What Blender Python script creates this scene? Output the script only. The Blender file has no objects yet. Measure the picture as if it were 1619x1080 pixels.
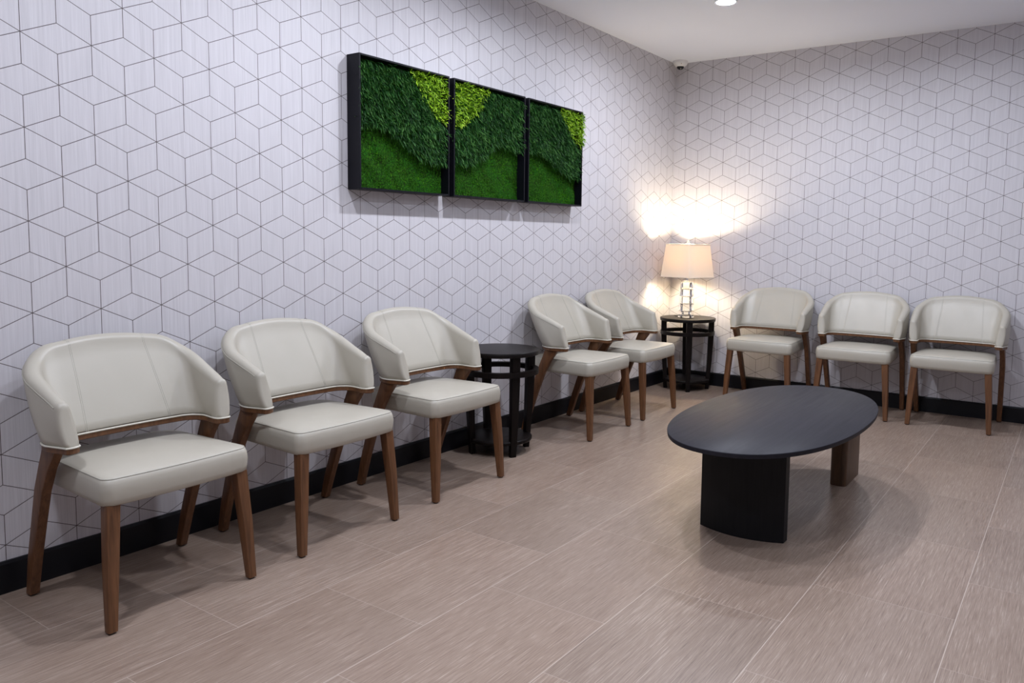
import bpy, bmesh, math, random
from mathutils import Vector, Matrix

scene = bpy.context.scene
COL = scene.collection
PI = math.pi

# ------------------------------------------------------------------ camera
W_PX, H_PX = 1619.0, 1080.0
F_PX, PPX, PPY = 1235.49, 872.21, 486.49
cd = bpy.data.cameras.new('camera')
cam = bpy.data.objects.new('camera', cd)
COL.objects.link(cam)
cd.sensor_fit = 'HORIZONTAL'
cd.sensor_width = 36.0
cd.lens = F_PX / W_PX * 36.0
cd.shift_x = -(PPX - W_PX / 2) / W_PX
cd.shift_y = (PPY - H_PX / 2) / W_PX
cd.clip_start = 0.05
p, y, r = 0.0876, 0.5962, 0.0136
Fv = Vector((-math.sin(y) * math.cos(p), math.cos(y) * math.cos(p), -math.sin(p)))
Rv = Vector((math.cos(y), math.sin(y), 0))
Uv = Rv.cross(Fv)
R2 = Rv * math.cos(r) + Uv * math.sin(r)
U2 = -Rv * math.sin(r) + Uv * math.cos(r)
m3 = Matrix((R2, U2, -Fv)).transposed()
cam.matrix_world = Matrix.Translation((2.878, -6.029, 1.186)) @ m3.to_4x4()
scene.camera = cam

# ------------------------------------------------------------------ world, exposure
wd = bpy.data.worlds.new('world')
scene.world = wd
wd.use_nodes = True
wd.node_tree.nodes['Background'].inputs[0].default_value = (0.8, 0.85, 1.0, 1)
wd.node_tree.nodes['Background'].inputs[1].default_value = 0.05
vs = scene.view_settings
vs.view_transform = 'Standard'
vs.look = 'None'
vs.gamma = 1.0
vs.use_curve_mapping = False
vs.exposure = 0.0
scene.cycles.max_bounces = 12
scene.cycles.diffuse_bounces = 5
scene.cycles.glossy_bounces = 4
scene.cycles.transmission_bounces = 12
scene.cycles.sample_clamp_indirect = 8.0

# ------------------------------------------------------------------ room constants and the recessed ceiling lights
H = 2.637
RX, FY = 4.6, -7.8          # right wall, wall behind the camera
LIGHT_COL = (0.865, 0.895, 1.0)
# x, y, watts and beam spread in degrees of each recessed light
LIGHTS = [(0.985, -1.40, 20.0, 170), (0.985, -2.95, 20.5, 170), (0.985, -4.10, 16.5, 170), (0.985, -5.6, 16, 170),
          (2.03, -1.40, 15.5, 170), (2.03, -2.95, 3.2, 105), (2.03, -4.4, 5.0, 105), (2.03, -6.0, 7.0, 105),
          (3.15, -1.40, 4.0, 170), (3.15, -3.0, 2.6, 105), (3.15, -4.6, 3.6, 105), (3.9, -6.4, 4.5, 105)]


# ------------------------------------------------------------------ node helpers
class NT:
    def __init__(s, name):
        s.m = bpy.data.materials.new(name)
        s.m.use_nodes = True
        s.t = s.m.node_tree
        s.n = s.t.nodes
        s.b = s.n['Principled BSDF']

    def node(s, typ, **kw):
        nd = s.n.new(typ)
        for k, v in kw.items():
            setattr(nd, k, v)
        return nd

    def put(s, sock, v):
        if hasattr(v, 'is_output') or isinstance(v, bpy.types.NodeSocket):
            s.t.links.new(v, sock)
        else:
            sock.default_value = v

    def math(s, op, a, b=0.0, c=None):
        nd = s.node('ShaderNodeMath', operation=op)
        s.put(nd.inputs[0], a)
        s.put(nd.inputs[1], b)
        if c is not None:
            s.put(nd.inputs[2], c)
        return nd.outputs[0]

    def mix(s, f, a, b):
        nd = s.node('ShaderNodeMix', data_type='RGBA')
        s.put(nd.inputs[0], f)
        s.put(nd.inputs[6], a)
        s.put(nd.inputs[7], b)
        return nd.outputs[2]

    def coords(s, kind='Object'):
        return s.node('ShaderNodeTexCoord').outputs[kind]

    def sep(s, v):
        nd = s.node('ShaderNodeSeparateXYZ')
        s.put(nd.inputs[0], v)
        return nd.outputs

    def scaled(s, v, sc):
        nd = s.node('ShaderNodeVectorMath', operation='MULTIPLY')
        s.put(nd.inputs[0], v)
        nd.inputs[1].default_value = sc
        return nd.outputs[0]

    def noise(s, v, scale, detail=3.0, rough=0.5, dist=0.0):
        nd = s.node('ShaderNodeTexNoise')
        s.put(nd.inputs['Vector'], v)
        nd.inputs['Scale'].default_value = scale
        nd.inputs['Detail'].default_value = detail
        nd.inputs['Roughness'].default_value = rough
        nd.inputs['Distortion'].default_value = dist
        return nd.outputs[0]

    def ramp(s, f, stops):
        nd = s.node('ShaderNodeValToRGB')
        s.put(nd.inputs[0], f)
        el = nd.color_ramp.elements
        el[0].position, el[0].color = stops[0][0], (*stops[0][1], 1)
        el[1].position, el[1].color = stops[-1][0], (*stops[-1][1], 1)
        for pz, c in stops[1:-1]:
            e = el.new(pz)
            e.color = (*c, 1)
        return nd.outputs[0]

    def maprange(s, v, a, b, c=0.0, d=1.0):
        nd = s.node('ShaderNodeMapRange')
        s.put(nd.inputs[0], v)
        for i, x in enumerate((a, b, c, d)):
            nd.inputs[i + 1].default_value = x
        return nd.outputs[0]

    def bump(s, h, strength, dist=0.002):
        nd = s.node('ShaderNodeBump')
        nd.inputs['Strength'].default_value = strength
        nd.inputs['Distance'].default_value = dist
        s.put(nd.inputs['Height'], h)
        s.t.links.new(nd.outputs[0], s.b.inputs['Normal'])

    def col(s, v):
        s.put(s.b.inputs['Base Color'], v if not isinstance(v, tuple) else (*v, 1))

    def set(s, **kw):
        for k, v in kw.items():
            s.put(s.b.inputs[k.replace('_', ' ')], v)


def simple(name, col, rough=0.5, metal=0.0, var=0.0, nscale=20.0, bump=0.0, spec=0.5):
    n = NT(name)
    if var > 0:
        f = n.noise(n.coords(), nscale, 4.0)
        a = tuple(c * (1 - var) for c in col) + (1,)
        b = tuple(min(1, c * (1 + var)) for c in col) + (1,)
        n.col(n.mix(f, a, b))
        if bump:
            n.bump(f, bump)
    else:
        n.col(col)
    n.set(Roughness=rough, Metallic=metal)
    n.b.inputs['Specular IOR Level'].default_value = spec
    return n.m


def wallpaper(name, axis, h0, v0):
    """Tumbling-block wallpaper: every edge of the pattern runs out from a six-armed star."""
    n = NT(name)
    co = n.sep(n.coords())
    hz = co[axis]
    u = n.math('DIVIDE', n.math('SUBTRACT', hz, h0), 0.11)
    v = n.math('DIVIDE', n.math('SUBTRACT', co[2], v0), 0.05067)
    LW = 0.0011

    def wrapabs(x, per):     # |x| measured to the nearest multiple of per
        return n.math('ABSOLUTE', n.math('SUBTRACT', n.math('FLOORED_MODULO', n.math('ADD', x, per / 2), per), per / 2))

    # upright lines
    k = n.math('ROUND', u)
    dx = n.math('MULTIPLY', n.math('ABSOLUTE', n.math('SUBTRACT', u, k)), 0.11)
    odd = n.math('FLOORED_MODULO', k, 2.0)
    dv = wrapabs(n.math('SUBTRACT', v, n.math('MULTIPLY', odd, 3.0)), 6.0)
    vert = n.math('MULTIPLY', n.maprange(dx, LW * 0.6, LW * 1.4, 1, 0), n.math('LESS_THAN', dv, 2.02))
    nrm = 0.05067 * 0.11 / math.hypot(0.05067, 0.11)

    def slant(sg):
        us = n.math('MULTIPLY', u, sg)
        w = n.math('SUBTRACT', v, us)
        c = n.math('MULTIPLY', n.math('ROUND', n.math('DIVIDE', w, 2.0)), 2.0)
        d = n.math('MULTIPLY', n.math('ABSOLUTE', n.math('SUBTRACT', w, c)), nrm)
        on = n.math('LESS_THAN', wrapabs(n.math('ADD', us, c), 3.0), 1.01)
        return n.math('MULTIPLY', n.maprange(d, LW * 0.6, LW * 1.4, 1, 0), on)
    line = n.math('MAXIMUM', vert, n.math('MAXIMUM', slant(1.0), slant(-1.0)))
    # combed vertical streaks in the paper
    cw = n.coords()
    s1 = n.noise(n.scaled(cw, (260, 260, 5)), 1.0, 2.0)
    s2 = n.noise(n.scaled(cw, (70, 70, 2.5)), 1.0, 2.0)
    st = n.math('ADD', n.math('MULTIPLY', s1, 0.6), n.math('MULTIPLY', s2, 0.4))
    base = n.ramp(st, [(0.25, (0.530, 0.510, 0.530)), (0.5, (0.600, 0.578, 0.598)), (0.75, (0.665, 0.645, 0.665))])
    n.col(n.mix(line, base, (0.075, 0.052, 0.050, 1)))
    n.set(Roughness=n.maprange(st, 0.3, 0.7, 0.5, 0.38))
    n.b.inputs['Specular IOR Level'].default_value = 0.4
    hh = n.math('SUBTRACT', n.math('MULTIPLY', st, 0.25), n.math('MULTIPLY', line, 1.0))
    n.bump(hh, 0.35, 0.0012)
    return n.m


def floor_material():
    n = NT('floor_tile')
    cw = n.coords()
    co = n.sep(cw)
    a = n.math('DIVIDE', n.math('SUBTRACT', co[0], 0.825), 0.4465)
    kx = n.math('ROUND', a)
    djx = n.math('MULTIPLY', n.math('ABSOLUTE', n.math('SUBTRACT', a, kx)), 0.4465)
    colm = n.math('FLOOR', a)
    off = n.math('MULTIPLY', n.math('FLOORED_MODULO', colm, 2.0), 0.335)
    b = n.math('DIVIDE', n.math('ADD', n.math('ADD', co[1], 4.337), off), 0.67)
    ky = n.math('ROUND', b)
    djy = n.math('MULTIPLY', n.math('ABSOLUTE', n.math('SUBTRACT', b, ky)), 0.67)
    jx = n.maprange(djx, 0.0006, 0.0015, 0.9, 0)
    jy = n.maprange(djy, 0.0005, 0.0014, 0.5, 0)
    joint = n.math('MAXIMUM', jx, jy)
    # per-tile id
    wn = n.node('ShaderNodeTexWhiteNoise', noise_dimensions='2D')
    cb = n.node('ShaderNodeCombineXYZ')
    n.put(cb.inputs[0], colm)
    n.put(cb.inputs[1], n.math('FLOOR', b))
    n.put(wn.inputs['Vector'], cb.outputs[0])
    tid = wn.outputs['Value']
    cb2 = n.node('ShaderNodeCombineXYZ')
    n.put(cb2.inputs[0], co[0])
    n.put(cb2.inputs[1], co[1])
    n.put(cb2.inputs[2], tid)
    v = cb2.outputs[0]
    s1 = n.noise(n.scaled(v, (620, 13, 40)), 1.0, 3.0, 0.65)
    s2 = n.noise(n.scaled(v, (230, 4.5, 40)), 1.0, 3.0, 0.6)
    s3 = n.noise(n.scaled(v, (4, 1.5, 8)), 1.0, 2.0)
    st = n.math('ADD', n.math('ADD', n.math('MULTIPLY', s1, 0.55), n.math('MULTIPLY', s2, 0.33)), n.math('MULTIPLY', s3, 0.12))
    base = n.ramp(st, [(0.32, (0.115, 0.078, 0.058)), (0.44, (0.213, 0.154, 0.118)), (0.56, (0.278, 0.211, 0.166)), (0.68, (0.50, 0.42, 0.355))])
    tint = n.mix(tid, (0.94, 0.94, 0.94, 1), (1.05, 1.03, 1.02, 1))
    mu = n.node('ShaderNodeMix', data_type='RGBA', blend_type='MULTIPLY')
    mu.inputs[0].default_value = 1.0
    n.put(mu.inputs[6], base)
    n.put(mu.inputs[7], tint)
    n.col(n.mix(joint, mu.outputs[2], (0.50, 0.42, 0.36, 1)))
    n.set(Roughness=n.maprange(st, 0.35, 0.65, 0.36, 0.27))
    n.b.inputs['Specular IOR Level'].default_value = 0.5
    n.bump(n.math('SUBTRACT', st, n.math('MULTIPLY', joint, 0.6)), 0.22, 0.0009)
    return n.m


def wood(name, dark, light, rough=0.42, sc=(60, 60, 3.0), spec=0.4):
    n = NT(name)
    n.b.inputs['Specular IOR Level'].default_value = spec
    cw = n.coords()
    g = n.noise(n.scaled(cw, sc), 1.0, 5.0, 0.6, 0.6)
    g2 = n.noise(n.scaled(cw, tuple(3.5 * q for q in sc)), 1.0, 3.0)
    f = n.math('ADD', n.math('MULTIPLY', g, 0.7), n.math('MULTIPLY', g2, 0.3))
    n.col(n.ramp(f, [(0.32, dark), (0.68, light)]))
    n.set(Roughness=rough)
    n.bump(f, 0.12, 0.001)
    return n.m


def leather():
    n = NT('cream_leather')
    cw = n.coords()
    f = n.noise(cw, 700.0, 3.0)
    g = n.noise(cw, 7.0, 3.0)
    n.col(n.mix(g, (0.390, 0.360, 0.295, 1), (0.440, 0.408, 0.340, 1)))
    n.set(Roughness=n.maprange(g, 0.3, 0.7, 0.43, 0.37))
    n.b.inputs['Specular IOR Level'].default_value = 0.58
    hh = n.math('ADD', n.math('MULTIPLY', f, 0.12), n.math('MULTIPLY', g, 0.5))
    n.bump(hh, 0.22, 0.004)
    return n.m


def table_top_mat():
    n = NT('black_stained_oak')
    cw = n.coords()
    g = n.noise(n.scaled(cw, (55, 3, 10)), 1.0, 5.0, 0.6, 0.5)
    n.col(n.ramp(g, [(0.2, (0.012, 0.012, 0.016)), (0.8, (0.019, 0.018, 0.024))]))
    n.set(Roughness=n.maprange(g, 0.3, 0.7, 0.47, 0.43))
    n.b.inputs['Specular IOR Level'].default_value = 0.14
    n.bump(g, 0.04, 0.0008)
    return n.m


def emission(name, col, strength):
    n = NT(name)
    n.col((0.8, 0.8, 0.8))
    n.b.inputs['Emission Color'].default_value = (*col, 1)
    n.b.inputs['Emission Strength'].default_value = strength
    return n.m


def shade_mat():
    n = NT('lamp_shade_fabric')
    t = n.t
    cw = n.coords()
    f = n.noise(n.scaled(cw, (400, 400, 400)), 1.0, 2.0)
    c = n.mix(f, (0.80, 0.74, 0.62, 1), (0.87, 0.81, 0.69, 1))
    d = n.node('ShaderNodeBsdfDiffuse')
    tr = n.node('ShaderNodeBsdfTranslucent')
    n.put(d.inputs[0], c)
    n.put(tr.inputs[0], n.mix(f, (0.86, 0.64, 0.36, 1), (0.92, 0.70, 0.42, 1)))
    mx = n.node('ShaderNodeMixShader')
    mx.inputs[0].default_value = 0.105
    t.links.new(d.outputs[0], mx.inputs[1])
    t.links.new(tr.outputs[0], mx.inputs[2])
    t.links.new(mx.outputs[0], n.n['Material Output'].inputs[0])
    return n.m


def crystal_mat():
    n = NT('clear_crystal')
    f = n.noise(n.coords(), 3.0, 1.0)
    n.col(n.mix(f, (0.97, 0.98, 0.98, 1), (1, 1, 1, 1)))
    n.set(Roughness=0.0, IOR=1.48)
    n.b.inputs['Transmission Weight'].default_value = 1.0
    return n.m


def leaf_mat(name, a, mid, b, rough=0.5, patch=0.25, spec=0.3):
    n = NT(name)
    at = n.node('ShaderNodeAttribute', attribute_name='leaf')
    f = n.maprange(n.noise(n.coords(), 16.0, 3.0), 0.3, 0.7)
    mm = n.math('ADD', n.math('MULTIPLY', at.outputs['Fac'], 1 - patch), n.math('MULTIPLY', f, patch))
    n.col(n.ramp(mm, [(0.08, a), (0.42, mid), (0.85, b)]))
    n.set(Roughness=rough)
    n.b.inputs['Specular IOR Level'].default_value = spec
    return n.m


def moss_mat():
    n = NT('preserved_moss')
    cw = n.coords()
    f = n.noise(cw, 90.0, 5.0, 0.7)
    g = n.noise(cw, 14.0, 4.0, 0.6)
    vv = n.node('ShaderNodeTexVoronoi', feature='DISTANCE_TO_EDGE')
    n.put(vv.inputs['Vector'], n.scaled(cw, (14, 14, 14)))
    crack = n.maprange(vv.outputs[0], 0.0, 0.07, 0.9, 0.0)
    c = n.ramp(f, [(0.3, (0.006, 0.020, 0.002)), (0.5, (0.022, 0.098, 0.004)), (0.72, (0.075, 0.22, 0.010))])
    c2 = n.mix(n.maprange(g, 0.35, 0.65), c, (0.018, 0.11, 0.006, 1))
    n.col(n.mix(crack, c2, (0.020, 0.028, 0.008, 1)))
    n.set(Roughness=0.9)
    n.b.inputs['Specular IOR Level'].default_value = 0.1
    n.bump(n.math('SUBTRACT', f, crack), 1.0, 0.01)
    return n.m


M = {
    'paper_left': wallpaper('patterned_wallpaper_left', 1, -4.860, 0.9177),
    'paper_back': wallpaper('patterned_wallpaper_back', 0, 2.4116, 0.9065),
    'ceiling': simple('ceiling_paint', (0.83, 0.865, 0.955), 0.75, var=0.01, nscale=3),
    'floor': floor_material(),
    'base': simple('black_baseboard_paint', (0.006, 0.006, 0.008), 0.40, var=0.1, nscale=8, spec=0.25),
    'leather': leather(),
    'piping': simple('cream_piping', (0.60, 0.57, 0.48), 0.32, var=0.03, nscale=50),
    'seam': simple('leather_stitching', (0.39, 0.37, 0.31), 0.42, var=0.05, nscale=300),
    'walnut': wood('walnut_wood', (0.070, 0.028, 0.011), (0.175, 0.076, 0.031)),
    'glide': simple('dark_plastic_glide', (0.012, 0.010, 0.010), 0.5, var=0.1),
    'espresso': wood('espresso_wood', (0.004, 0.003, 0.003), (0.010, 0.007, 0.006), 0.38, spec=0.12),
    'oaktop': table_top_mat(),
    'slab': wood('black_stained_slab', (0.004, 0.004, 0.005), (0.008, 0.008, 0.009), 0.5, spec=0.2),
    'browleg': wood('dark_brown_wood', (0.045, 0.022, 0.010), (0.12, 0.062, 0.030), 0.45),
    'chrome': simple('polished_chrome', (0.80, 0.79, 0.76), 0.12, 1.0, var=0.02),
    'shade': shade_mat(),
    'crystal': crystal_mat(),
    'bulb': emission('glowing_bulb', (1.0, 0.85, 0.60), 560.0),
    'lens': emission('glowing_downlight_lens', (0.70, 0.81, 1.0), 130.0),
    'white': simple('white_plastic', (0.78, 0.78, 0.78), 0.35, var=0.01),
    'dome': simple('smoked_dome', (0.010, 0.010, 0.012), 0.08, var=0.05),
    'frame': simple('black_lacquer_frame', (0.004, 0.004, 0.007), 0.40, var=0.08, nscale=6, spec=0.2),
    'moss': moss_mat(),
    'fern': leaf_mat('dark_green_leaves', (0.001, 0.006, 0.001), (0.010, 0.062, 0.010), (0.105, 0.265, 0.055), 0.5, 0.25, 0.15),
    'lime': leaf_mat('lime_green_leaves', (0.020, 0.070, 0.002), (0.22, 0.43, 0.010), (0.56, 0.78, 0.055), 0.5),
    'cord': simple('lamp_cord', (0.05, 0.045, 0.04), 0.4, var=0.05),
}


# ------------------------------------------------------------------ mesh helpers
def obj(name, bm, mat, parent=None, smooth=True, angle=40):
    me = bpy.data.meshes.new(name)
    bmesh.ops.recalc_face_normals(bm, faces=bm.faces[:])
    bm.to_mesh(me)
    bm.free()
    me.materials.append(mat)
    if smooth:
        me.polygons.foreach_set('use_smooth', [True] * len(me.polygons))
        me.set_sharp_from_angle(angle=math.radians(angle))
    o = bpy.data.objects.new(name, me)
    COL.objects.link(o)
    if parent:
        o.parent = parent
    return o


def thing(name, label, cat, loc=(0, 0, 0), rz=0.0, group=None):
    o = bpy.data.objects.new(name, None)
    o.empty_display_size = 0.1
    COL.objects.link(o)
    o.location = loc
    o.rotation_euler = (0, 0, rz)
    o['label'] = label
    o['category'] = cat
    if group:
        o['group'] = group
    return o


def dup(root, loc, rz, label, group=None):
    rt = root.copy()
    COL.objects.link(rt)
    rt.location = loc
    rt.rotation_euler = (0, 0, rz)
    rt['label'] = label
    if group:
        rt['group'] = group
    for ch in list(root.children):
        c = ch.copy()
        COL.objects.link(c)
        c.parent = rt
        for g in ch.children:
            d = g.copy()
            COL.objects.link(d)
            d.parent = c
    return rt


def add_box(bm, lo, hi, bevel=0.0, seg=2):
    vs_ = [bm.verts.new((x, y_, z)) for z in (lo[2], hi[2]) for y_ in (lo[1], hi[1]) for x in (lo[0], hi[0])]
    fs = [(0, 1, 3, 2), (4, 6, 7, 5), (0, 4, 5, 1), (2, 3, 7, 6), (0, 2, 6, 4), (1, 5, 7, 3)]
    faces = [bm.faces.new([vs_[i] for i in f]) for f in fs]
    if bevel > 0:
        es = list({e for f in faces for e in f.edges})
        bmesh.ops.bevel(bm, geom=es, offset=bevel, segments=seg, affect='EDGES', profile=0.5)


def add_taper(bm, rings, bevel=0.003):
    """rings: list of (cx, cy, z, hx, hy): a square post through these sections."""
    rr = []
    for cx, cy, z, hx, hy in rings:
        rr.append([bm.verts.new((cx + sx * hx, cy + sy * hy, z)) for sx, sy in ((-1, -1), (1, -1), (1, 1), (-1, 1))])
    long_edges = []
    for a, b in zip(rr, rr[1:]):
        for i in range(4):
            bm.faces.new((a[i], a[(i + 1) % 4], b[(i + 1) % 4], b[i]))
    bm.faces.new(rr[0][::-1])
    bm.faces.new(rr[-1])
    bm.edges.ensure_lookup_table()
    for a, b in zip(rr, rr[1:]):
        for i in range(4):
            e = bm.edges.get((a[i], b[i]))
            long_edges.append(e)
    if bevel > 0:
        bmesh.ops.bevel(bm, geom=long_edges, offset=bevel, segments=2, affect='EDGES', profile=0.5)


def loft(bm, rings, closed=True, cap=True):
    rr = [[bm.verts.new(q) for q in ring] for ring in rings]
    n = len(rr[0])
    for a, b in zip(rr, rr[1:]):
        for i in range(n if closed else n - 1):
            j = (i + 1) % n
            bm.faces.new((a[i], a[j], b[j], b[i]))
    if cap:
        bm.faces.new(rr[0][::-1])
        bm.faces.new(rr[-1])
    return rr


def add_lathe(bm, prof, n=48, cx=0, cy=0, cap=True):
    rings = [[(cx + r_ * math.cos(2 * PI * i / n), cy + r_ * math.sin(2 * PI * i / n), z) for i in range(n)] for r_, z in prof]
    loft(bm, rings, True, cap)


def add_tube(bm, pts, rad, n=6, closed=False):
    pts = [Vector(q) for q in pts]
    N = len(pts)
    rings = []
    up = Vector((0, 0, 1))
    for i, q in enumerate(pts):
        if closed:
            t = pts[(i + 1) % N] - pts[i - 1]
        else:
            t = pts[min(i + 1, N - 1)] - pts[max(i - 1, 0)]
        t.normalize()
        a = t.cross(up)
        if a.length < 0.15:
            a = t.cross(Vector((0, 1, 0)))
        a.normalize()
        b = a.cross(t)
        rings.append([q + (a * math.cos(2 * PI * k / n) + b * math.sin(2 * PI * k / n)) * rad for k in range(n)])
    if closed:
        rings.append(rings[0])
        vr = [[bm.verts.new(q) for q in ring] for ring in rings[:-1]]
        vr.append(vr[0])
        for a, b in zip(vr, vr[1:]):
            for i in range(n):
                j = (i + 1) % n
                bm.faces.new((a[i], a[j], b[j], b[i]))
    else:
        loft(bm, rings)


def lerp(a, b, t):
    return a + (b - a) * t


def interp(x, xs, ys):
    if x <= xs[0]:
        return ys[0]
    for i in range(len(xs) - 1):
        if x <= xs[i + 1]:
            return lerp(ys[i], ys[i + 1], (x - xs[i]) / (xs[i + 1] - xs[i]))
    return ys[-1]


# ------------------------------------------------------------------ the room
def struct(name, bm, mat, smooth=False):
    o = obj(name, bm, mat, None, smooth)
    o['kind'] = 'structure'
    return o


bm = bmesh.new(); add_box(bm, (-0.12, FY - 0.12, -0.1), (RX + 0.12, 0.12, 0.0)); struct('floor', bm, M['floor'])
bm = bmesh.new(); add_box(bm, (-0.12, FY - 0.12, H), (RX + 0.12, 0.12, H + 0.1)); struct('ceiling', bm, M['ceiling'])
bm = bmesh.new(); add_box(bm, (-0.12, FY, 0.0), (0.0, 0.0, H)); struct('wall_left', bm, M['paper_left'])
bm = bmesh.new(); add_box(bm, (-0.12, 0.0, 0.0), (RX + 0.12, 0.12, H)); struct('wall_back', bm, M['paper_back'])
bm = bmesh.new(); add_box(bm, (RX, FY, 0.0), (RX + 0.12, 0.0, H)); struct('wall_right', bm, M['paper_left'])
bm = bmesh.new(); add_box(bm, (-0.12, FY - 0.12, 0.0), (RX + 0.12, FY, H)); struct('wall_front', bm, M['paper_back'])


def baseboard(name, a, b, nrm):
    """Prism with a small chamfered cap along the wall from a to b; nrm points into the room."""
    prof = [(0, 0), (0.013, 0), (0.013, 0.098), (0.008, 0.107), (0, 0.107)]
    bm_ = bmesh.new()
    rings = [[(q[0] + nrm[0] * d, q[1] + nrm[1] * d, z) for d, z in prof] for q in (a, b)]
    loft(bm_, rings)
    return struct(name, bm_, M['base'])


baseboard('baseboard_left', (0, FY), (0, 0), (1, 0))
baseboard('baseboard_back', (0.013, 0), (RX, 0), (0, -1))
baseboard('baseboard_right', (RX, FY), (RX, -0.013), (-1, 0))
baseboard('baseboard_front', (0.013, FY), (RX - 0.013, FY), (0, 1))


# ------------------------------------------------------------------ tub armchair
NS = 10      # samples: arm, corner, half back


def rounded_u(xf, a_front, a_back, xb, R, bow):
    """plan of the shell's middle line, from the +y tip round the back to the -y tip"""
    half = []
    for i in range(NS + 1):
        t = i / NS
        half.append((lerp(xf, xb + R, t), lerp(a_front, a_back, t)))
    for i in range(1, NS + 1):
        an = PI / 2 * i / NS
        half.append((xb + R - R * math.sin(an), a_back - R + R * math.cos(an)))
    yb = a_back - R
    for i in range(1, NS + 1):
        t = i / NS
        yy = yb * (1 - t)
        half.append((xb - bow * (1 - (yy / yb) ** 2), yy))
    return half + [(x, -yy) for x, yy in reversed(half[:-1])]


BOT = rounded_u(0.368, 0.250, 0.262, 0.207, 0.095, 0.006)
TOP = rounded_u(0.345, 0.262, 0.266, 0.078, 0.118, 0.010)
NP_ = len(BOT)


def top_z(i):
    x, yy = TOP[i]
    if abs(yy) < 0.149:
        return 0.838 - 0.013 * (abs(yy) / 0.149) ** 2
    return interp(x, [0.078, 0.095, 0.13, 0.19, 0.26, 0.32, 0.352], [0.825, 0.811, 0.780, 0.744, 0.714, 0.690, 0.674])


Z0 = 0.541
TH0, TH1 = 0.060, 0.052


def plan_normal(i, v):
    def pt(j):
        return Vector((lerp(BOT[j][0], TOP[j][0], v), lerp(BOT[j][1], TOP[j][1], v)))
    t = pt(min(i + 1, NP_ - 1)) - pt(max(i - 1, 0))
    t.normalize()
    return Vector((-t.y, t.x, 0)) * -1     # outward


def tip_thin(i):
    """the arms get a little thinner towards their front ends"""
    k = min(i, NP_ - 1 - i) / NS
    return 1.0 if k >= 1 else 0.80 + 0.20 * k


def shell_point(i, v, side, shrink=1.0, extra=0.0, fwd=0.0, droop=0.0):
    """v: 0 bottom .. 1 top of the straight part; side: +1 outer skin, -1 inner skin"""
    th = lerp(TH0, TH1, v) * 0.5 * tip_thin(i)
    zt = top_z(i) - th - droop
    z = lerp(Z0, zt, v)
    bulge = 0.006 * math.sin(PI * v) * (1 if side > 0 else 0.6)
    x = lerp(BOT[i][0], TOP[i][0], v)
    yy = lerp(BOT[i][1], TOP[i][1], v)
    nrm = plan_normal(i, v)
    off = side * (th * shrink + bulge * shrink + extra)
    return Vector((x, yy, z)) + nrm * off + Vector((fwd, 0, 0))


def shell_ring(i, shrink=1.0, fwd=0.0, droop=0.0):
    ring = []
    for v, e in ((0.0, -0.008), (0.025, -0.001), (0.12, 0), (0.3, 0), (0.5, 0), (0.7, 0), (0.86, 0), (1.0, 0)):
        ring.append(shell_point(i, v, 1, shrink, e * shrink, fwd, droop))
    th = TH1 * 0.5 * tip_thin(i)
    nrm = plan_normal(i, 1.0)
    c = Vector((TOP[i][0], TOP[i][1], top_z(i) - th - droop)) + Vector((fwd, 0, 0))
    for k in range(1, 8):
        an = PI * k / 8
        rr = th * max(shrink, 0.25)
        ring.append(c + nrm * (th * shrink * math.cos(an)) + Vector((0, 0, rr * math.sin(an) * 1.0 - (th - rr) * 0.0)))
    for v, e in ((1.0, 0), (0.86, 0), (0.7, 0), (0.5, 0), (0.3, 0), (0.12, 0), (0.025, -0.001), (0.0, -0.008)):
        ring.append(shell_point(i, v, -1, shrink, e * shrink, fwd, droop))
    return ring


def build_shell():
    bm_ = bmesh.new()
    rings = []
    caps = [(0.45, 0.0225), (0.72, 0.0205), (0.88, 0.0160), (0.97, 0.0085)]
    for s, f in caps:
        rings.append(shell_ring(0, s, f, (1 - s) * 0.016))
    for i in range(NP_):
        rings.append(shell_ring(i))
    for s, f in reversed(caps):
        rings.append(shell_ring(NP_ - 1, s, f, (1 - s) * 0.016))
    loft(bm_, rings)
    return bm_


def outline_loop(extra, z, half):
    """closed plan outline round the bottom of the shell"""
    pts = []
    for s in (1, -1):
        rng = range(NP_) if s == 1 else range(NP_ - 1, -1, -1)
        for i in rng:
            nrm = plan_normal(i, 0.0)
            q = Vector((BOT[i][0], BOT[i][1], z)) + nrm * s * (half * tip_thin(i) + extra)
            pts.append(q)
        # rounded tip
        e = NP_ - 1 if s == 1 else 0
        nrm = plan_normal(e, 0.0)
        for k in range(1, 6):
            an = PI * k / 6
            c = Vector((BOT[e][0], BOT[e][1], z))
            w = half * tip_thin(e) + extra
            pts.append(c + nrm * s * w * math.cos(an) + Vector((min(0.024 + extra, 1) * math.sin(an) ** 0.5, 0, 0)))
    return pts


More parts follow.
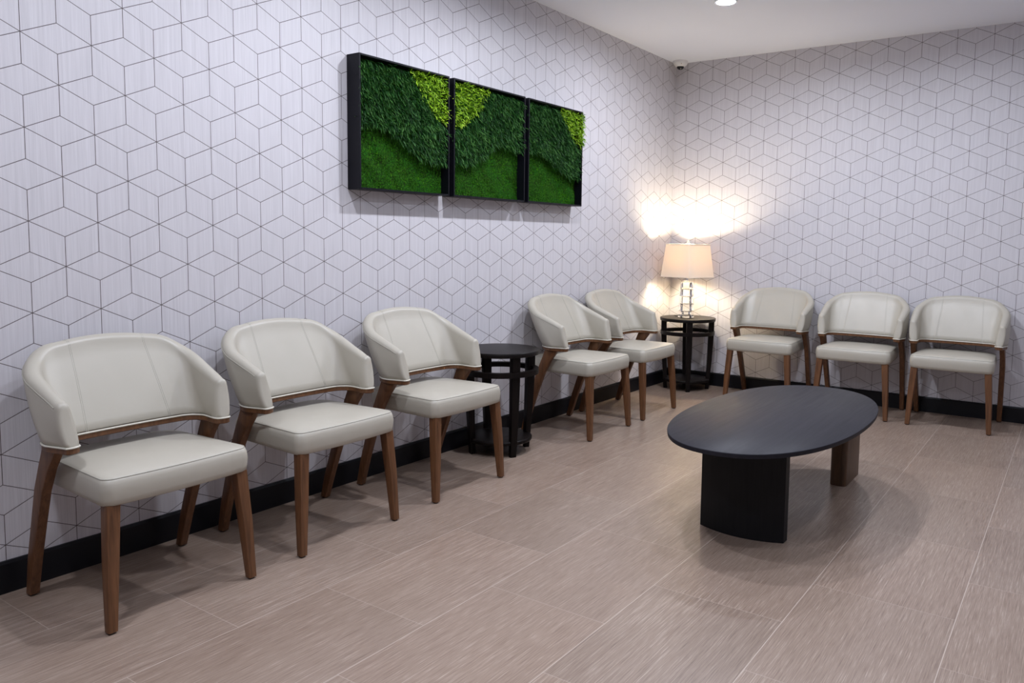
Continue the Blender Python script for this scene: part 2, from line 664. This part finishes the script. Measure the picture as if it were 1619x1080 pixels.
def rrect(x0, x1, hw0, hw1, rf, rr_, z, bow=0.0, nseg=7, nside=6):
    """rounded trapezoid plan: hw0 half width at x0 (rear), hw1 at x1 (front)"""
    pts = []

    def arc(cx, cy, rad, a0, a1):
        for k in range(nseg + 1):
            an = lerp(a0, a1, k / nseg)
            pts.append((cx + rad * math.cos(an), cy + rad * math.sin(an), z))
    # start at rear -y, go counter-clockwise
    arc(x0 + rr_, -hw0 + rr_, rr_, PI, 1.5 * PI)
    for k in range(1, nside):
        t = k / nside
        pts.append((lerp(x0 + rr_, x1 - rf, t), -lerp(hw0, hw1, t), z))
    arc(x1 - rf, -hw1 + rf, rf, -PI / 2, 0)
    for k in range(1, nside + 2):
        t = k / (nside + 2)
        yy = lerp(-hw1 + rf, hw1 - rf, t)
        pts.append((x1 + bow * (1 - (yy / (hw1 - rf)) ** 2), yy, z))
    arc(x1 - rf, hw1 - rf, rf, 0, PI / 2)
    for k in range(1, nside):
        t = k / nside
        pts.append((lerp(x1 - rf, x0 + rr_, t), lerp(hw1, hw0, t), z))
    arc(x0 + rr_, hw0 - rr_, rr_, PI / 2, PI)
    for k in range(1, nside):
        t = k / nside
        pts.append((x0, lerp(hw0 - rr_, -hw0 + rr_, t), z))
    return pts


def seat_ring(d, z, dz_front=0.0):
    x0, x1 = 0.085 + d, 0.549 - d
    rf = max(0.034 - d * 0.25, 0.004) if d < 0.1 else 0.02
    rb = 0.075 if d < 0.1 else 0.04
    return rrect(x0, x1, 0.226 - d, 0.244 - d, rf, rb, z, 0.010)


def make_chair(label, loc, rz, group):
    t = thing('armchair', label, 'chair', loc, rz, group)
    # upholstered wrap-around back with arms
    back = obj('backrest', build_shell(), M['leather'], t, True, 60)
    # piping under the upholstery
    bm_ = bmesh.new()
    add_tube(bm_, outline_loop(0.0005, Z0 - 0.0005, TH0 / 2), 0.0032, 6, True)
    obj('piping', bm_, M['piping'], back)
    # stitched seams: along the outer top edge and two upright double seams inside
    bm_ = bmesh.new()
    pts = []
    for i in range(0, NP_):
        q = shell_point(i, 1.0, 1, 1.0, 0.0)
        pts.append(q + plan_normal(i, 1.0) * 0.0002 + Vector((0, 0, 0.004)))
    add_tube(bm_, pts, 0.0014, 5)
    pts = [q.copy() for q in pts]
    for i in range(len(pts)):
        pts[i] = shell_point(i, 0.965, 1, 1.0, 0.0002)
    add_tube(bm_, pts, 0.0007, 5)
    for idx in (2 * NS + 1, NP_ - 1 - (2 * NS + 2)):
        for dd in (0, 1):
            col = []
            for k in range(13):
                v = k / 12
                a = shell_point(idx, v, -1, 1.0, 0.0)
                b = shell_point(idx + 1, v, -1, 1.0, 0.0)
                q = a.lerp(b, 0.2 + 0.35 * dd)
                col.append(q)
            th = TH1 / 2
            nrm = plan_normal(idx, 1.0)
            c = (col[-1] + nrm * th)
            for k in range(1, 7):
                an = PI - PI * k / 7
                col.append(c + nrm * (th * math.cos(an)) + Vector((0, 0, th * math.sin(an))))
            add_tube(bm_, col, 0.0007, 5)
    obj('seam', bm_, M['seam'], back)
    # curved wooden rail the back stands on
    bm_ = bmesh.new()
    lo = outline_loop(-0.004, 0.5195, TH0 / 2)
    mid = outline_loop(0.0, 0.5225, TH0 / 2)
    hi = outline_loop(0.0, 0.5385, TH0 / 2)
    loft(bm_, [lo, mid, hi])
    obj('rail', bm_, M['walnut'], t, True, 35)
    # seat
    bm_ = bmesh.new()
    prof = [(0.030, 0.380), (0.008, 0.3805), (0.002, 0.385), (0.000, 0.400), (-0.002, 0.425), (0.000, 0.446), (0.004, 0.458),
            (0.009, 0.4635), (0.020, 0.467), (0.045, 0.471), (0.085, 0.474), (0.13, 0.476), (0.18, 0.477)]
    loft(bm_, [seat_ring(d, z) for d, z in prof])
    seat = obj('seat', bm_, M['leather'], t, True, 60)
    bm_ = bmesh.new()
    add_tube(bm_, seat_ring(0.0070, 0.4625), 0.0019, 5, True)
    obj('seam', bm_, M['seam'], seat)
    # legs
    for s in (-1, 1):
        bm_ = bmesh.new()
        add_taper(bm_, [(0.546, s * 0.236, 0.006, 0.0140, 0.0140), (0.536, s * 0.226, 0.20, 0.0178, 0.0178),
                        (0.521, s * 0.213, 0.384, 0.0205, 0.0205)], 0.004)
        lg = obj('leg', bm_, M['walnut'], t)
        bm_ = bmesh.new()
        add_lathe(bm_, [(0.011, 0.0), (0.012, 0.002), (0.012, 0.0065)], 16, 0.546, s * 0.236)
        obj('glide', bm_, M['glide'], lg)
    for s in (-1, 1):
        bm_ = bmesh.new()
        rows = [(0.082, 0.256, 0.006, 0.017, 0.0145), (0.120, 0.259, 0.13, 0.0200, 0.0150), (0.165, 0.262, 0.26, 0.0235, 0.0155),
                (0.212, 0.266, 0.38, 0.0275, 0.0155), (0.252, 0.266, 0.46, 0.033, 0.0150), (0.289, 0.264, 0.524, 0.044, 0.0145)]
        add_taper(bm_, [(a, s * b, c, d, e) for a, b, c, d, e in rows], 0.004)
        lg = obj('leg', bm_, M['walnut'], t)
        bm_ = bmesh.new()
        add_lathe(bm_, [(0.011, 0.0), (0.012, 0.002), (0.012, 0.0065)], 16, 0.082, s * 0.256)
        obj('glide', bm_, M['glide'], lg)
    return t


G_L = 'cream armchairs along the left wall'
G_B = 'cream armchairs along the back wall'
left_chairs = [
    (0.008, -4.676, 'cream leather armchair nearest the camera, at the left end of the row'),
    (0.003, -3.985, 'cream leather armchair second nearest the camera on the left wall'),
    (-0.006, -3.252, 'cream leather armchair just left of the bare side table, third from the camera'),
    (-0.014, -1.916, 'cream leather armchair just right of the black side table with a bare top'),
    (-0.014, -1.247, 'cream leather armchair on the left wall, immediately left of the lamp table in the corner'),
]
back_chairs = [
    (0.950, 0.030, 'cream leather armchair on the back wall, right beside the lamp table'),
    (1.608, 0.030, 'middle one of the three cream leather armchairs on the back wall'),
    (2.215, 0.030, 'cream leather armchair at the far right end of the back wall'),
]
chair0 = make_chair(left_chairs[0][2], (left_chairs[0][0], left_chairs[0][1], 0), 0.0, G_L)
for x, yy, lb in left_chairs[1:]:
    dup(chair0, (x, yy, 0), 0.0, lb, G_L)
for x, d, lb in back_chairs:
    dup(chair0, (x, d, 0), -PI / 2, lb, G_B)


# ------------------------------------------------------------------ round side tables
TT = 0.575
def make_side_table(label, loc, rz, group):
    t = thing('side_table', label, 'table', loc, rz, group)
    bm_ = bmesh.new()
    add_lathe(bm_, [(0.212, TT - 0.026), (0.219, TT - 0.0235), (0.221, TT - 0.004), (0.218, TT - 0.0005), (0.214, TT)], 72)
    obj('table_top', bm_, M['espresso'], t, True, 50)

    def ring(name, ro, ri, z0, z1):
        b_ = bmesh.new()
        n = 72
        prof = [(ro, z0), (ro, z1), (ri, z1), (ri, z0)]
        rr = [[b_.verts.new((a * math.cos(2 * PI * i / n), a * math.sin(2 * PI * i / n), z)) for i in range(n)] for a, z in prof]
        for q in range(4):
            A, B = rr[q], rr[(q + 1) % 4]
            for i in range(n):
                j = (i + 1) % n
                b_.faces.new((A[i], A[j], B[j], B[i]))
        obj(name, b_, M['espresso'], t, True, 30)
    ring('ring', 0.215, 0.186, 0.442, 0.470)
    bm_ = bmesh.new()
    add_lathe(bm_, [(0.172, 0.064), (0.178, 0.066), (0.181, 0.070), (0.181, 0.082), (0.178, 0.086), (0.170, 0.088)], 72)
    obj('shelf', bm_, M['espresso'], t, True, 50)
    for k in range(4):
        an = PI / 2 * k
        ca, sa = math.cos(an), math.sin(an)
        bm_ = bmesh.new()
        rows = [(0.166, 0.0, 0.0135, 0.0165), (0.171, 0.09, 0.015, 0.018), (0.180, 0.25, 0.018, 0.0205), (0.187, 0.44, 0.021, 0.023), (0.189, TT - 0.024, 0.021, 0.023)]
        add_taper(bm_, [(a, 0, z, hx, hy) for a, z, hx, hy in rows], 0.003)
        bmesh.ops.rotate(bm_, verts=bm_.verts[:], cent=(0, 0, 0), matrix=Matrix.Rotation(an, 3, 'Z'))
        obj('leg', bm_, M['espresso'], t)
    return t


G_T = 'black round side tables between the armchairs'
st = make_side_table('black round side table with a bare top, between the armchairs on the left wall', (0.222, -2.618, 0), math.radians(-27), G_T)
LT = (0.268, -0.252)
dup(st, (LT[0] + 0.010, LT[1] + 0.003, 0), math.radians(-61), 'black round side table in the room corner with the crystal lamp on it', G_T)


# ------------------------------------------------------------------ table lamp
lamp = thing('table_lamp', 'lit lamp with square cream shade and stacked crystal base on the corner table', 'lamp',
             (LT[0] - 0.004, LT[1] - 0.002, TT), math.radians(-16.5))
bm = bmesh.new(); add_box(bm, (-0.045, -0.045, 0.0), (0.045, 0.045, 0.020), 0.002); obj('base', bm, M['crystal'], lamp)
zz = 0.020
heights = [(0.030, 0.030), (0.043, 0.060), (0.038, 0.058), (0.042, 0.058), (0.038, 0.056)]
for i, (hw, hh) in enumerate(heights):
    bm = bmesh.new()
    add_box(bm, (-hw, -hw, zz + 0.0045), (hw, hw, zz + hh - 0.0005), 0.0025)
    if i % 2 == 0 and i:
        bmesh.ops.rotate(bm, verts=bm.verts[:], cent=(0, 0, 0), matrix=Matrix.Rotation(math.radians(12), 3, 'Z'))
    obj('crystal_block', bm, M['crystal'], lamp)
    bm = bmesh.new()
    add_box(bm, (-hw - 0.002, -hw - 0.002, zz + 0.0004), (hw + 0.002, hw + 0.002, zz + 0.0042), 0.001)
    obj('spacer', bm, M['chrome'], lamp)
    zz += hh
bm = bmesh.new(); add_lathe(bm, [(0.020, zz), (0.020, zz + 0.006), (0.008, zz + 0.010), (0.008, zz + 0.05), (0.016, zz + 0.055), (0.018, zz + 0.12), (0.014, zz + 0.125)], 24)
obj('socket', bm, M['chrome'], lamp)
ZS0, ZS1 = 0.322, 0.586
ZB = ZS1 - 0.078
bm = bmesh.new()
add_lathe(bm, [(0.013, zz + 0.125), (0.016, ZB - 0.035), (0.028, ZB - 0.012), (0.031, ZB), (0.026, ZB + 0.019), (0.012, ZB + 0.030)], 24)
obj('bulb', bm, M['bulb'], lamp)
# tapered square shade with rounded corners, open top and bottom, real thickness
def sq(hw, rad, z, nn=6):
    pts = []
    for q in range(4):
        a0 = PI / 2 * q
        cx = (hw - rad) * (1 if q in (0, 3) else -1)
        cy = (hw - rad) * (1 if q in (0, 1) else -1)
        for k in range(nn + 1):
            an = a0 + PI / 2 * k / nn
            pts.append((cx + rad * math.cos(an), cy + rad * math.sin(an), z))
    return pts
bm = bmesh.new()
H0, H1 = 0.151, 0.124
rs = [sq(H0, 0.006, ZS0), sq(H1, 0.006, ZS1), sq(H1 - 0.0018, 0.005, ZS1), sq(H0 - 0.0018, 0.005, ZS0)]
rs.append(rs[0])
rr = [[bm.verts.new(q) for q in ring] for ring in rs[:-1]]
rr.append(rr[0])
for a, b in zip(rr, rr[1:]):
    for i in range(len(a)):
        j = (i + 1) % len(a)
        bm.faces.new((a[i], a[j], b[j], b[i]))
shade = obj('lamp_shade', bm, M['shade'], lamp, True, 30)
for z_, hw in ((ZS0 + 0.003, H0), (ZS1 - 0.003, H1)):
    bm = bmesh.new()
    add_tube(bm, [Vector(q) for q in sq(hw + 0.0008, 0.006, z_)], 0.0028, 5, True)
    obj('trim', bm, M['shade'], shade)
bm = bmesh.new()
for s in (-1, 1):
    add_tube(bm, [(0.019 * s, 0, ZB - 0.06)] + [(s * (0.019 + 0.032 * math.sin(PI * k / 12) ** 0.8) * (1 if k < 11 else 0.5), 0, ZB - 0.06 + 0.158 * k / 12) for k in range(1, 12)] + [(0.0, 0, ZS1 + 0.006)], 0.0016, 5)
for a in range(4):
    dx_, dy_ = math.cos(PI / 2 * a + PI / 4), math.sin(PI / 2 * a + PI / 4)
    add_tube(bm, [(0.0, 0.0, ZS1 + 0.004), (dx_ * 0.165, dy_ * 0.165, ZS1 - 0.004)], 0.0014, 5)
obj('harp', bm, M['chrome'], lamp)
bm = bmesh.new(); add_lathe(bm, [(0.004, ZS1 + 0.004), (0.010, ZS1 + 0.008), (0.005, ZS1 + 0.012), (0.009, ZS1 + 0.018), (0.008, ZS1 + 0.026), (0.003, ZS1 + 0.030)], 20)
obj('finial', bm, M['crystal'], lamp)
# cord lying on the table top, leaving over its rear rim
bm = bmesh.new()
pts = []
R_INV = Matrix.Rotation(-math.radians(-16.5), 3, 'Z')
for k in range(22):
    t_ = k / 21
    xw = -0.046 - 0.085 * t_ + 0.012 * math.sin(t_ * 9)
    yw = 0.01 + 0.04 * t_ + 0.022 * math.cos(t_ * 8)
    pts.append(R_INV @ Vector((xw, yw, 0.0035 + 0.004 * max(0, math.sin(t_ * 7)))))
add_tube(bm, pts, 0.0028, 6)
obj('cord', bm, M['cord'], lamp)


# ------------------------------------------------------------------ coffee table
TH = 0.42
ctab = thing('coffee_table', 'low oval black coffee table on a slab leg, in the open middle of the floor', 'table', (1.787, -2.584, 0), 0.0)
bm = bmesh.new()
n_e, ea, eb = 2.25, 0.377, 0.784
def oval(sc_, z):
    pts = []
    for i in range(120):
        an = 2 * PI * i / 120
        c, s = math.cos(an), math.sin(an)
        pts.append((math.copysign(abs(c) ** (2 / n_e), c) * (ea - sc_), math.copysign(abs(s) ** (2 / n_e), s) * (eb - sc_), z))
    return pts
loft(bm, [oval(0.030, TH - 0.018), oval(0.010, TH - 0.0165), oval(0.002, TH - 0.018), oval(0.0, TH - 0.004), oval(0.0005, TH - 0.0012), oval(0.002, TH)])
obj('table_top', bm, M['oaktop'], ctab, True, 50)


def bowed_slab(x0, x1, yb, bow, th, z0, z1, thick_dir=1):
    """upright slab bowed in plan; front face bulges to -y"""
    b_ = bmesh.new()
    N = 20
    front, rear = [], []
    for i in range(N + 1):
        t_ = i / N
        xx = lerp(x0, x1, t_)
        bb = bow * (1 - (2 * t_ - 1) ** 2)
        front.append((xx, yb - bb))
        rear.append((xx, yb - bb * 0.9 + th))
    pl = front + rear[::-1]
    loft(b_, [[(px_, py_, z) for px_, py_ in pl] for z in (z0, z0 + 0.001, z1)])
    return b_
ox, oy = 1.787, -2.584
obj('leg', bowed_slab(1.612 - ox, 1.964 - ox, -3.030 - oy, 0.044, 0.045, 0.0, TH - 0.0165), M['slab'], ctab, True, 35)
b_ = bmesh.new()
add_box(b_, (1.906 - ox, -2.142 - oy, 0.0), (1.984 - ox, -1.86 - oy, TH - 0.0165))
b_.edges.ensure_lookup_table()
up = [e for e in b_.edges if abs(e.verts[0].co.z - e.verts[1].co.z) > 0.1]
bmesh.ops.bevel(b_, geom=up, offset=0.022, segments=4, affect='EDGES', profile=0.5)
lg2 = obj('leg', b_, M['browleg'], ctab, True, 35)
lg2['label'] = 'dark brown wooden leg'


# ------------------------------------------------------------------ living wall panels
random.seed(7)
PD = 0.085
PZ0, PZ1 = 1.405, 2.024


def inside(pt, poly):
    x, yy = pt
    c = False
    n = len(poly)
    for i in range(n):
        x1, y1 = poly[i]
        x2, y2 = poly[(i + 1) % n]
        if (y1 > yy) != (y2 > yy) and x < (x2 - x1) * (yy - y1) / (y2 - y1) + x1:
            c = not c
    return c


def leaves(pts, length, width, spread, mat, name, parent, down=0.6):
    """one mesh of small pointed leaves, each a folded four-sided blade standing out of the panel"""
    verts, faces, val = [], [], []
    for (yy, zz_, xb) in pts:
        for _ in range(1):
            L = length * random.uniform(0.65, 1.25)
            w = width * random.uniform(0.7, 1.2)
            d = Vector((random.uniform(0.45, 1.0), random.gauss(0, spread), random.gauss(-down, spread))).normalized()
            side = d.cross(Vector((random.gauss(0, .5), random.gauss(0, .5), random.gauss(0, .5)) )).normalized()
            nrm = d.cross(side)
            o = Vector((xb, yy, zz_))
            k = len(verts)
            droop = Vector((0, 0, -L * 0.18))
            verts += [o, o + d * L * 0.45 + side * w + nrm * w * 0.4, o + d * L + droop, o + d * L * 0.45 - side * w + nrm * w * 0.4, o + d * L * 0.5]
            faces += [(k, k + 1, k + 4), (k + 1, k + 2, k + 4), (k, k + 4, k + 3), (k + 4, k + 2, k + 3)]
            rv = random.random()
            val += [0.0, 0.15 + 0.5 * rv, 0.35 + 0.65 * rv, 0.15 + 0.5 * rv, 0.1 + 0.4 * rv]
    me = bpy.data.meshes.new(name)
    me.from_pydata([tuple(v) for v in verts], [], faces)
    at = me.attributes.new('leaf', 'FLOAT', 'POINT')
    at.data.foreach_set('value', val)
    me.materials.append(mat)
    o = bpy.data.objects.new(name, me)
    COL.objects.link(o)
    o.parent = parent
    o['kind'] = 'stuff'
    return o


def make_panel(label, y0, y1, dark_edge, lime_poly, spill=False):
    cy, cz = (y0 + y1) / 2, (PZ0 + PZ1) / 2
    t = thing('living_wall_panel', label, 'plant panel', (0.0, cy, cz), 0.0, 'square living wall panels hung in a row')
    hy, hz = (y1 - y0) / 2, (PZ1 - PZ0) / 2
    FT = 0.009
    # box frame: back board and four rims
    bm_ = bmesh.new()
    add_box(bm_, (0.0005, -hy + FT, -hz + FT), (0.012, hy - FT, hz - FT))
    add_box(bm_, (0.0005, -hy, -hz), (PD, -hy + FT, hz), 0.0012, 1)
    add_box(bm_, (0.0005, hy - FT, -hz), (PD, hy, hz), 0.0012, 1)
    add_box(bm_, (0.0005, -hy + FT, -hz), (PD, hy - FT, -hz + FT), 0.0012, 1)
    add_box(bm_, (0.0005, -hy + FT, hz - FT), (PD, hy - FT, hz), 0.0012, 1)
    obj('frame', bm_, M['frame'], t, True, 35)
    # moss mat with a lumpy surface
    bm_ = bmesh.new()
    N = 90
    g = []
    rnd = random.Random(int(abs(y0) * 100))
    ph = [(rnd.uniform(15, 60), rnd.uniform(15, 60), rnd.uniform(0, 6)) for _ in range(8)]
    for i in range(N + 1):
        row = []
        for j in range(N + 1):
            yy = lerp(-hy + FT, hy - FT, i / N)
            z_ = lerp(-hz + FT, hz - FT, j / N)
            h_ = sum(math.sin(a * yy + b * z_ + c) for a, b, c in ph) / 8
            row.append(bm_.verts.new((0.032 + 0.006 * h_ + rnd.uniform(-0.0015, 0.0015), yy, z_)))
        g.append(row)
    for i in range(N):
        for j in range(N):
            bm_.faces.new((g[i][j], g[i + 1][j], g[i + 1][j + 1], g[i][j + 1]))
    # close the mat down to the back board
    bnd = [g[i][0] for i in range(N + 1)] + [g[N][j] for j in range(1, N + 1)] + [g[i][N] for i in range(N - 1, -1, -1)] + [g[0][j] for j in range(N - 1, 0, -1)]
    low = [bm_.verts.new((0.0122, v_.co.y, v_.co.z)) for v_ in bnd]
    for a in range(len(bnd)):
        b = (a + 1) % len(bnd)
        bm_.faces.new((bnd[a], bnd[b], low[b], low[a]))
    moss = obj('moss', bm_, M['moss'], t, True, 180)
    moss['kind'] = 'stuff'
    # short moss tufts on the visible lower area
    # leaf carpets
    xs = [q[0] for q in dark_edge]
    zs = [q[1] for q in dark_edge]

    def edge(yw):
        return interp(yw, xs, zs)
    dark, lime, tuft = [], [], []
    for _ in range(9500):
        yw = random.uniform(y0 + 0.010, y1 - 0.010)
        zw = random.uniform(PZ0 + 0.012, PZ1 - 0.016)
        e = edge(yw)
        isl = inside((yw, zw), lime_poly)
        if isl:
            if random.random() < 0.75:
                lime.append((yw - 0, zw, random.uniform(0.050, 0.088)))
        elif zw > e + 0.012 and random.random() < 0.85:
            dark.append((yw, zw, random.uniform(0.045, 0.074)))
        elif zw <= e + 0.012 and random.random() < 0.6:
            tuft.append((yw, zw, 0.030))
    if spill:
        for _ in range(160):
            zw = random.uniform(1.80, PZ1 - 0.01)
            lime.append((y1 - random.uniform(0.0, 0.03), zw, random.uniform(0.078, 0.094)))
    rel = lambda L_: [(a - cy, b - cz, c) for a, b, c in L_]
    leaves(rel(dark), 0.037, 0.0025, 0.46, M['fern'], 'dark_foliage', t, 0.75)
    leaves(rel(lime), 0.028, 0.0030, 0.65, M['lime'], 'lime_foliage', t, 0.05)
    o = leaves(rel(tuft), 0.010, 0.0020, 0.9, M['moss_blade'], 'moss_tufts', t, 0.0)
    return t


M['moss_blade'] = leaf_mat('moss_tuft_green', (0.016, 0.014, 0.003), (0.022, 0.115, 0.002), (0.085, 0.30, 0.008), 0.9, 0.6, 0.1)
E1 = [(-3.52, 1.684), (-3.42, 1.703), (-3.312, 1.693), (-3.221, 1.646), (-3.126, 1.59), (-3.027, 1.565), (-2.87, 1.560)]
E2 = [(-2.86, 1.58), (-2.732, 1.576), (-2.616, 1.609), (-2.541, 1.663), (-2.48, 1.707), (-2.368, 1.699), (-2.2, 1.689)]
E3 = [(-2.19, 1.699), (-2.058, 1.70), (-1.947, 1.679), (-1.849, 1.624), (-1.708, 1.581), (-1.55, 1.576)]
L1 = [(-3.215, 2.05), (-3.089, 1.912), (-2.989, 1.809), (-2.930, 1.771), (-2.86, 1.80), (-2.86, 2.05)]
L2 = [(-2.87, 2.05), (-2.87, 1.765), (-2.80, 1.772), (-2.747, 1.800), (-2.633, 1.893), (-2.604, 1.953), (-2.500, 2.03)]
L3 = [(-1.885, 2.05), (-1.754, 1.922), (-1.691, 1.843), (-1.60, 1.79), (-1.50, 1.80), (-1.50, 2.05)]
make_panel('leftmost of the three black-framed green living wall panels, over the third armchair', -3.507, -2.889, E1, L1)
make_panel('middle one of the three black-framed green living wall panels', -2.854, -2.216, E2, L2)
make_panel('rightmost of the three black-framed green living wall panels', -2.182, -1.573, E3, L3, True)


# ------------------------------------------------------------------ dome camera on the ceiling corner
dc = thing('dome_camera', 'small white dome security camera on the ceiling in the room corner', 'security camera', (0.076, -0.086, H))
bm = bmesh.new(); add_lathe(bm, [(0.060, 0.0), (0.060, -0.014), (0.057, -0.022), (0.046, -0.036), (0.038, -0.043), (0.031, -0.045)], 40)
obj('housing', bm, M['white'], dc, True, 30)
bm = bmesh.new()
prof = [(0.030 * math.cos(a), -0.043 - 0.026 * math.sin(a)) for a in [PI / 2 * k / 8 for k in range(8)]] + [(0.001, -0.069)]
add_lathe(bm, prof, 32)
obj('lens_dome', bm, M['dome'], dc)
for k in range(3):
    bm = bmesh.new()
    an = 2 * PI * k / 3 - 1.0
    c = Vector((0.0515 * math.cos(an), 0.0515 * math.sin(an), -0.029))
    d_ = Vector((math.cos(an), math.sin(an), -0.7)).normalized()
    add_tube(bm, [c - d_ * 0.003, c + d_ * 0.002], 0.0032, 8)
    obj('screw', bm, M['dome'], dc)


# ------------------------------------------------------------------ recessed ceiling lights
def make_downlight(label, x, yy):
    t = thing('recessed_downlight', label, 'ceiling light', (x, yy, H), 0.0, 'recessed ceiling downlights')
    b1 = bmesh.new()
    n = 48
    prof = [(0.070, 0.0), (0.070, -0.003), (0.067, -0.005), (0.058, -0.0045), (0.055, -0.0005)]
    rr_ = [[b1.verts.new((a * math.cos(2 * PI * i / n), a * math.sin(2 * PI * i / n), z)) for i in range(n)] for a, z in prof]
    for A, B in zip(rr_, rr_[1:]):
        for i in range(n):
            j = (i + 1) % n
            b1.faces.new((A[i], A[j], B[j], B[i]))
    obj('trim_ring', b1, M['white'], t, True, 30)
    b1 = bmesh.new()
    add_lathe(b1, [(0.0565, -0.0010), (0.055, -0.0040), (0.030, -0.0085), (0.002, -0.0100)], 40)
    obj('lens', b1, M['lens'], t)
    return t


def light_at(x, yy, power, spread):
    ld = bpy.data.lights.new('downlight_beam', 'AREA')
    ld.shape = 'DISK'
    ld.size = 0.085
    ld.spread = math.radians(spread)
    ld.energy = power
    ld.color = LIGHT_COL
    o = bpy.data.objects.new('downlight_beam', ld)
    COL.objects.link(o)
    o.location = (x, yy, H - 0.0115)


dl = make_downlight('bright round recessed ceiling light at the top edge, above the lamp corner', LIGHTS[0][0], LIGHTS[0][1])
lbl = 'round recessed ceiling light outside the picture'
for k, (x, yy, pw, sp) in enumerate(LIGHTS):
    if k:
        dup(dl, (x, yy, H), 0.0, lbl, 'recessed ceiling downlights out of view')
    light_at(x, yy, pw, sp)
